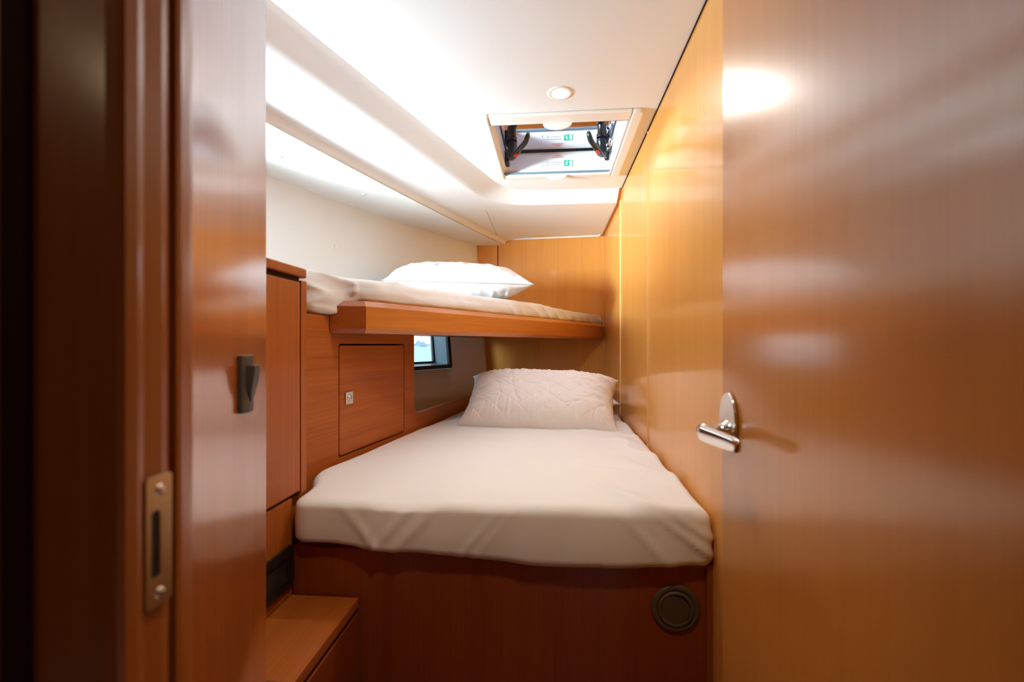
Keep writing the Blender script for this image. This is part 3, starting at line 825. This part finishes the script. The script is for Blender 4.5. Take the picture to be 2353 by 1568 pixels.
bm = B(); box(bm, IX0, IX1, IY0 + .001, IY0 + .006, ZF0 + .002, ZF0 + .007); obj('blind_bar', bm, M['gap'], ht)
bm = B(); box(bm, IX0 + .002, IX1 - .002, IY1 - .012, IY1 - .003, ZF0 + .006, ZF0 + .013); obj('blind_bar', bm, M['reveal'], ht)
for y, dy in ((IY0 + .004, .0), (IY1 - .002, .0)):     # half-round pull tabs of the blinds
    bm = B(); hw, hh = .048, .022
    lp = [(.020 + hw * math.cos(a), -hh * abs(math.sin(a)) ** .9) for a in [math.pi * i / 24 for i in range(25)]]
    hexa(bm, [V(x, y - .003, ZF0 + .002 + z) for x, z in lp], [V(x, y + .003, ZF0 + .002 + z) for x, z in lp]); fix(bm)
    obj('pull_tab', bm, M['white'], ht, bevel=.001)
def hatch_handle(cx, cy, tx, ty):
    c = V(cx, cy, ZT)
    bm = B(); lathe(bm, c, (0, 0, -1), [(.021, -.002), (.021, .012), (.017, .016), (.017, .040), (.0185, .046), (.0185, .056), (.014, .061), (0, .062)], 28)
    h = obj('handle', bm, M['black'], ht, smooth=True, autos=True)
    h['label'] = 'black lever handle with a red button'
    t = Vector((tx - cx, ty - cy, 0)); L_ = t.length; t.normalize(); s = Vector((-t.y, t.x, 0))
    bm = B(); rows = []
    for i, (u, z, wd, hh) in enumerate(((-.012, -.056, .013, .009), (.03, -.056, .014, .009), (.07, -.051, .012, .008), (L_ - .035, -.047, .011, .008), (L_ - .022, -.044, .011, .008), (L_ - .006, -.030, .010, .008), (L_, -.022, .007, .006))):
        p = c + t * u + Vector((0, 0, z))
        rows.append([bm.verts.new(p + s * (wd * math.cos(a)) + Vector((0, 0, hh * math.sin(a)))) for a in [2 * math.pi * k / 12 for k in range(12)]])
    for a, b in zip(rows, rows[1:]):
        for k in range(12): bm.faces.new([a[k], a[(k + 1) % 12], b[(k + 1) % 12], b[k]])
    bm.faces.new(rows[0]); bm.faces.new(rows[-1]); fix(bm); obj('lever', bm, M['black'], h, smooth=True)
    bm = B(); p = c + t * .032 + Vector((0, 0, -.062)); q = c + t * .056 + Vector((0, 0, -.060))
    hexa(bm, [p - s * .007, q - s * .006, q + s * .006, p + s * .007], [v + Vector((0, 0, -.006)) for v in (p - s * .006, q - s * .005, q + s * .005, p + s * .006)]); fix(bm)
    obj('button', bm, M['red'], h, bevel=.001)
    bm = B(); lathe(bm, c + Vector((0, 0, -.0615)), (0, 0, -1), [(.006, 0), (.005, .001), (0, .0012)], 16); obj('screw', bm, M['satin'], h, smooth=True)
    bm = B(); pp = c + s * (.0172 if tx > cx else -.0172); box(bm, pp.x - .002, pp.x + .002, cy - .003, cy + .003, ZT - .044, ZT - .014); obj('marker', bm, M['red'], h)
hatch_handle(-.162, 1.868, -.088, 1.735)
hatch_handle(.203, 1.868, .140, 1.745)
# friction stay beside the right handle
bm = B(); lathe(bm, V(.232, 1.835, ZT - .030), (0, 1, 0), [(.0, -.03), (.009, -.03), (.010, .03), (.007, .034), (.006, .10), (0, .10)], 18)
obj('lid_stay', bm, M['chrome'], ht, smooth=True)
bm = B(); lathe(bm, V(.232, 1.93, ZT - .030), (0, 0, -1), [(0, -.025), (.012, -.025), (.012, .02), (.008, .026), (0, .026)], 18); obj('stay_bracket', bm, M['black'], ht, smooth=True)
bm = B(); box(bm, -.196, -.178, 1.90, 1.955, ZT - .062, ZT - .012); obj('latch_block', bm, M['black'], ht, bevel=.004)
# stickers on the far coaming wall, facing into the cabin (flat things, built flat)
YW = IY1 - .006 - .0022
def flat(bm, pts, off=0.): bm.faces.new([bm.verts.new(V(x, YW - off, z)) for x, z in pts])
sg = empty('exit_sign', V(.0725, YW, .770)); tag(sg, 'small green running man exit sign with an arrow inside the hatch', 'sign')
X0, X1, Z0_, Z1_ = .0535, .0915, .7655, .7905
def quad(x0, x1, z0, z1): return [(x0, z0), (x1, z0), (x1, z1), (x0, z1)]
bm = B(); hexa(bm, [V(x, YW + .001, z) for x, z in quad(X0, X1, Z0_, Z1_)], [V(x, YW - .0004, z) for x, z in quad(X0, X1, Z0_, Z1_)]); fix(bm); obj('sign_plate', bm, M['green'], sg)
S = (Z1_ - Z0_)
def man(u, v): return (X0 + .0005 + u * S * .95, Z0_ + v * S)
bm = B()
flat(bm, [man(.56 + .075 * math.cos(a), .85 + .075 * math.sin(a)) for a in [2 * math.pi * i / 14 for i in range(14)]], .0008)
for p in ([(.36, .74), (.56, .74), (.60, .62), (.50, .40), (.36, .42), (.40, .60)],        # trunk
          [(.56, .74), (.60, .66), (.76, .60), (.88, .70), (.86, .75), (.76, .68)],         # forward arm
          [(.36, .74), (.40, .66), (.30, .58), (.16, .58), (.16, .64), (.28, .65)],         # rear arm
          [(.38, .46), (.52, .46), (.66, .34), (.60, .14), (.52, .15), (.56, .32)],         # front leg
          [(.36, .46), (.50, .42), (.36, .24), (.12, .12), (.08, .19), (.28, .30)]):        # rear leg
    flat(bm, [man(*q) for q in p], .0008)
obj('running_man', bm, M['signwhite'], sg)
bm = B(); flat(bm, quad(X0 + .0235, X1 - .0022, Z0_ + .002, Z1_ - .002), .0008); obj('arrow_field', bm, M['signwhite'], sg)
bm = B(); xc = (X0 + .0235 + X1 - .0022) / 2
flat(bm, quad(xc - .0007, xc + .0007, Z0_ + .0045, Z1_ - .006), .0012)
flat(bm, [(xc, Z1_ - .0035), (xc - .0042, Z1_ - .0085), (xc - .0030, Z1_ - .0092), (xc, Z1_ - .0060)], .0012)
flat(bm, [(xc, Z1_ - .0035), (xc, Z1_ - .0060), (xc + .0030, Z1_ - .0092), (xc + .0042, Z1_ - .0085)], .0012)
obj('arrow', bm, M['green'], sg)
lb = empty('instruction_label', V(.0, YW, .770)); tag(lb, 'white label with fine printed lines left of the exit sign in the hatch', 'label')
LX0, LX1, LZ0, LZ1 = -.0465, .0475, .7625, .7865
bm = B(); flat(bm, quad(LX0, LX1, LZ0, LZ1), .0003); obj('sticker', bm, M['label'], lb)
bm = B()
rng = random.Random(3)
for (x0, x1, z) in ((-.0215, -.008, .7835), (-.0035, .0450, .7835), (-.0215, -.008, .7740), (-.0035, .0400, .7740), (-.0215, -.004, .7690)):
    x = x0
    while x < x1:
        w_ = rng.uniform(.0012, .004)
        flat(bm, quad(x, min(x + w_, x1), z - .0010, z + .0008), .0007); x += w_ + .0009
obj('print', bm, M['ink'], lb)
bm = B(); flat(bm, [(-.0395, .7655), (-.0365, .7660), (-.0372, .7700), (-.0360, .7730), (-.0385, .7740), (-.0400, .7695)], .0007); flat(bm, quad(-.0335, -.0305, .7775, .7795), .0007)
obj('pictogram', bm, M['ink'], lb)
wl = empty('warning_label', V(.025, YW, .806)); tag(wl, 'red printed warning lines above the exit sign in the hatch', 'label')
bm = B()
for (x0, x1, z, hgt_) in ((.0150, .0400, .8120, .0020), (.0030, .0510, .8065, .0011), (.0010, .0530, .8030, .0011)):
    x = x0
    while x < x1:
        w_ = rng.uniform(.0014, .0042)
        flat(bm, quad(x, min(x + w_, x1), z - hgt_, z + hgt_), .0005); x += w_ + .0010
obj('print', bm, M['redink'], wl)

# ------------------------------------------------------------------ ceiling downlight
dl = empty('ceiling_downlight', V(.0255, 1.350, ZC - .006)); tag(dl, 'small round lit downlight in the ceiling in front of the hatch', 'light')
bm = B(); lathe(bm, V(.0255, 1.35, ZC + .0005), (0, 0, -1), [(.0385, 0), (.0383, .0012), (.036, .0026), (.029, .0032), (.0250, .0024), (.0242, .0006)], 48); obj('ring', bm, M['white'], dl, smooth=True)
bm = B(); lathe(bm, V(.0255, 1.35, ZC - .0010), (0, 0, -1), [(.0242, 0), (.022, .0012), (.012, .0022), (0, .0025)], 40); obj('lens', bm, M['lens'], dl, smooth=True)

d2_ = empty('ceiling_downlight', V(-.05, .42, ZC - .006)); tag(d2_, 'unseen round lit downlight added in the ceiling just inside the doorway', 'light', 'downlights')  # added out of view to lift the bed front
dl['group'] = 'downlights'
bm = B(); lathe(bm, V(-.05, .42, ZC + .0005), (0, 0, -1), [(.0385, 0), (.0383, .0012), (.036, .0026), (.029, .0032), (.0250, .0024), (.0242, .0006)], 48); obj('ring', bm, M['white'], d2_, smooth=True)
bm = B(); lathe(bm, V(-.05, .42, ZC - .0010), (0, 0, -1), [(.0242, 0), (.022, .0012), (.012, .0022), (0, .0025)], 40); obj('lens', bm, M['lens'], d2_, smooth=True)

# ------------------------------------------------------------------ white snap caps
def cap(loc, nrm, label, r=.009, group=None):
    bm = B(); lathe(bm, loc, nrm, [(r, -.001), (r, .0012), (r * .85, .003), (r * .5, .0042), (0, .0046)], 24)
    o = obj('snap_cap', bm, M['white'], None, smooth=True); tag(o, label, 'cap', group); return o
caps = [((-.9305, 1.490), 'white snap cap under the soffit nearest the closet'), ((-.8006, 1.8875), 'second white snap cap under the soffit from the closet'),
        ((-.6287, 2.4256), 'third white snap cap under the soffit from the closet'), ((-.4259, 2.8566), 'farthest white snap cap under the soffit by the back bulkhead')]
for (x, y), l in caps: cap(V(x, y, ZS), (0, 0, -1), l, .009, 'snap caps')
hy = 1.945
cap(V(hullx(hy, .433) + .006, hy, .433), (1, -.4, 0), 'single white snap cap on the cream hull liner above the upper berth', .0115, 'snap caps')

# ------------------------------------------------------------------ outside: sea, far shore, boat, added sky blocker above the deck
bm = B()
vs = [bm.verts.new((x, y, EYE - 2.0)) for x, y in ((-2.2, -600), (-2.2, 1400), (-1500, 1400), (-1500, -600))]
bm.faces.new(vs); fix(bm)
o = obj('sea', bm, M['sea']); tag(o, 'turquoise sea outside the hull window', kind='structure')
def far(u, D):        # bearing measured from the view axis of the boat, a point D metres away
    return (math.sin(u) * D, math.cos(u) * D)
bm = B()              # low hazy headland with a taller rocky knoll
prof_h = []
for i in range(160):
    q = i / 159
    h = 2.6 + 1.6 * math.exp(-((q - .74) / .06) ** 2) + 5.4 * math.exp(-((q - .530) / .022) ** 2) + 3.6 * math.exp(-((q - .575) / .018) ** 2) + .9 * nz(q * 30, 3.)
    prof_h.append(max(.4, h))
lo_, hi_, bk_ = [], [], []
for i, h in enumerate(prof_h):
    a = math.radians(-24 + 14 * i / 159); x, y = far(a, 560); x2, y2 = far(a, 620)
    lo_.append(bm.verts.new((x, y, EYE - 2.05))); hi_.append(bm.verts.new((x2 * .955, y2 * .955, EYE - 2 + h))); bk_.append(bm.verts.new((x2, y2, EYE - 2.05)))
for a, b in ((lo_, hi_), (hi_, bk_)):
    for i in range(159): bm.faces.new([a[i], a[i + 1], b[i + 1], b[i]])
fix(bm); o = obj('headland', bm, M['hill'], smooth=True); tag(o, 'hazy headland on the sea horizon seen through the hull window', 'headland')
bm = B()              # small motor boat in the hill's hazy colour
bx, by = far(math.radians(-16.05), 420)
hexa(bm, [Vector((bx + x, by + y, EYE - 2.02)) for x, y in ((-2.6, -.7), (2.2, -.7), (3.2, 0), (2.2, .7), (-2.6, .7))], [Vector((bx + x, by + y, EYE - 1.3)) for x, y in ((-2.8, -.9), (2.6, -.9), (4.0, 0), (2.6, .9), (-2.8, .9))])
hexa(bm, [Vector((bx + x, by + y, EYE - 1.3)) for x, y in ((-1.4, -.6), (1.2, -.6), (1.2, .6), (-1.4, .6))], [Vector((bx + x, by + y, EYE - .6)) for x, y in ((-1.3, -.5), (.5, -.5), (.5, .5), (-1.3, .5))])
fix(bm); o = obj('motor_boat', bm, M['hill']); tag(o, 'tiny motor boat on the sea below the headland', 'boat')
bm = B(); rows = []  # added sheet, keeps the low sky behind the hatch lid dark
for i in range(9):
    q = i / 8; y = 2.12 + .75 * q; z = .90 + .95 * math.sin(q * 1.35)
    rows.append([bm.verts.new(V(.02 + 1.05 * t, y, z - .25 * abs(t) ** 3)) for t in [k / 8 - 1 for k in range(17)]])
for a, b in zip(rows, rows[1:]):
    for k in range(16): bm.faces.new([a[k], a[k + 1], b[k + 1], b[k]])
fix(bm); o = obj('sky_blocker', bm, M['blocker'], smooth=True, solid=.006); tag(o, 'navy sheet added above the deck to block the low sky behind the hatch lid', 'sky blocker')

# ------------------------------------------------------------------ light
w = bpy.data.worlds.new('sky'); SC.world = w; w.use_nodes = True
nt = w.node_tree; N, L = nt.nodes, nt.links
bg = N['Background']; tc = N.new('ShaderNodeTexCoord'); sx = N.new('ShaderNodeSeparateXYZ'); cr = N.new('ShaderNodeValToRGB')
L.new(tc.outputs['Generated'], sx.inputs[0]); L.new(sx.outputs['Z'], cr.inputs['Fac']); L.new(cr.outputs['Color'], bg.inputs['Color'])
cr.color_ramp.elements[0].position = 0; cr.color_ramp.elements[0].color = (1, 1, 1, 1)
cr.color_ramp.elements[1].position = .6; cr.color_ramp.elements[1].color = (.62, .80, 1, 1)
bg.inputs['Strength'].default_value = 2.2
def lamp(name, kind, loc, energy, col, aim=None, **k):
    l = bpy.data.lights.new(name, kind); l.energy = energy; l.color = col
    for a, b in k.items(): setattr(l, a, b)
    o = bpy.data.objects.new(name, l); COL.objects.link(o); o.location = loc
    if aim is not None: o.rotation_euler = (Vector(aim) - Vector(loc)).to_track_quat('-Z', 'Y').to_euler()
    return o
lamp('downlight_bulb', 'SPOT', V(.0255, 1.35, ZC - .008), 12.5, (1, .96, .90), V(.0255, 1.35, -1), spot_size=math.radians(166), spot_blend=.45, shadow_soft_size=.022)
lamp('doorway_fill', 'SPOT', V(-.05, .42, ZC - .008), 25, (1, .84, .60), V(-.08, .93, -.50), spot_size=math.radians(80), spot_blend=.7, shadow_soft_size=.05)  # fill spot at the added downlight, aimed at the bed front
lamp('corridor_fill', 'POINT', V(-1.0, -.45, .62), 1.8, (1, .72, .42), shadow_soft_size=.05)  # unseen fill, added to lift the dark wall beside the jamb
lamp('window_far_fill', 'AREA', V(-1.72, .74, .33), 35, (.76, .91, 1), V(.1, 2.6, .60), shape='RECTANGLE', size=.6, size_y=.35, spread=math.radians(64))  # fill outside the added window, reaches the far bulkhead
lamp('window_wide_fill', 'AREA', V(-1.72, 1.0, .14), 34, (.76, .91, 1), V(.26, 1.0, .60), shape='RECTANGLE', size=.6, size_y=.35, spread=math.radians(115))  # wide fill outside the added window, for near ceiling and door top
lamp('water_light_fill', 'AREA', V(-1.62, 1.05, .02), 9, (.73, .90, 1), V(-.9, 1.12, .45), shape='RECTANGLE', size=.6, size_y=.55)  # upward fill outside the added window, stands for light off the water
lamp('porthole_daylight', 'AREA', V(-1.62, 2.0, .22), 9, (.55, .74, 1), V(-.3, 2.35, -.2), shape='RECTANGLE', size=.5, size_y=.4)
lamp('hatch_daylight', 'AREA', V(.02, 1.74, .90), 5.5, (.80, .90, 1), V(.02, 1.74, 0), shape='RECTANGLE', size=.42, size_y=.42)

# ------------------------------------------------------------------ camera
cam = bpy.data.cameras.new('camera'); co = bpy.data.objects.new('camera', cam); COL.objects.link(co)
co.location = V(0, 0, 0); co.rotation_euler = (math.pi / 2, 0, math.radians(4.95))
cam.sensor_width = 36; cam.lens = 16; cam.shift_y = 8 / 2353; cam.clip_start = .01; cam.clip_end = 5000
cam.dof.use_dof = True; cam.dof.focus_distance = 1.9; cam.dof.aperture_fstop = 3.2
SC.camera = co
vs = SC.view_settings
vs.view_transform = 'Standard'; vs.look = 'None'; vs.gamma = 1; vs.use_curve_mapping = False; vs.exposure = .15
SC.cycles.max_bounces = 14; SC.cycles.diffuse_bounces = 8; SC.cycles.glossy_bounces = 6; SC.cycles.transparent_max_bounces = 12
SC.cycles.sample_clamp_indirect = 6
SC.cycles.use_denoising = True
SC.cycles.caustics_reflective = False
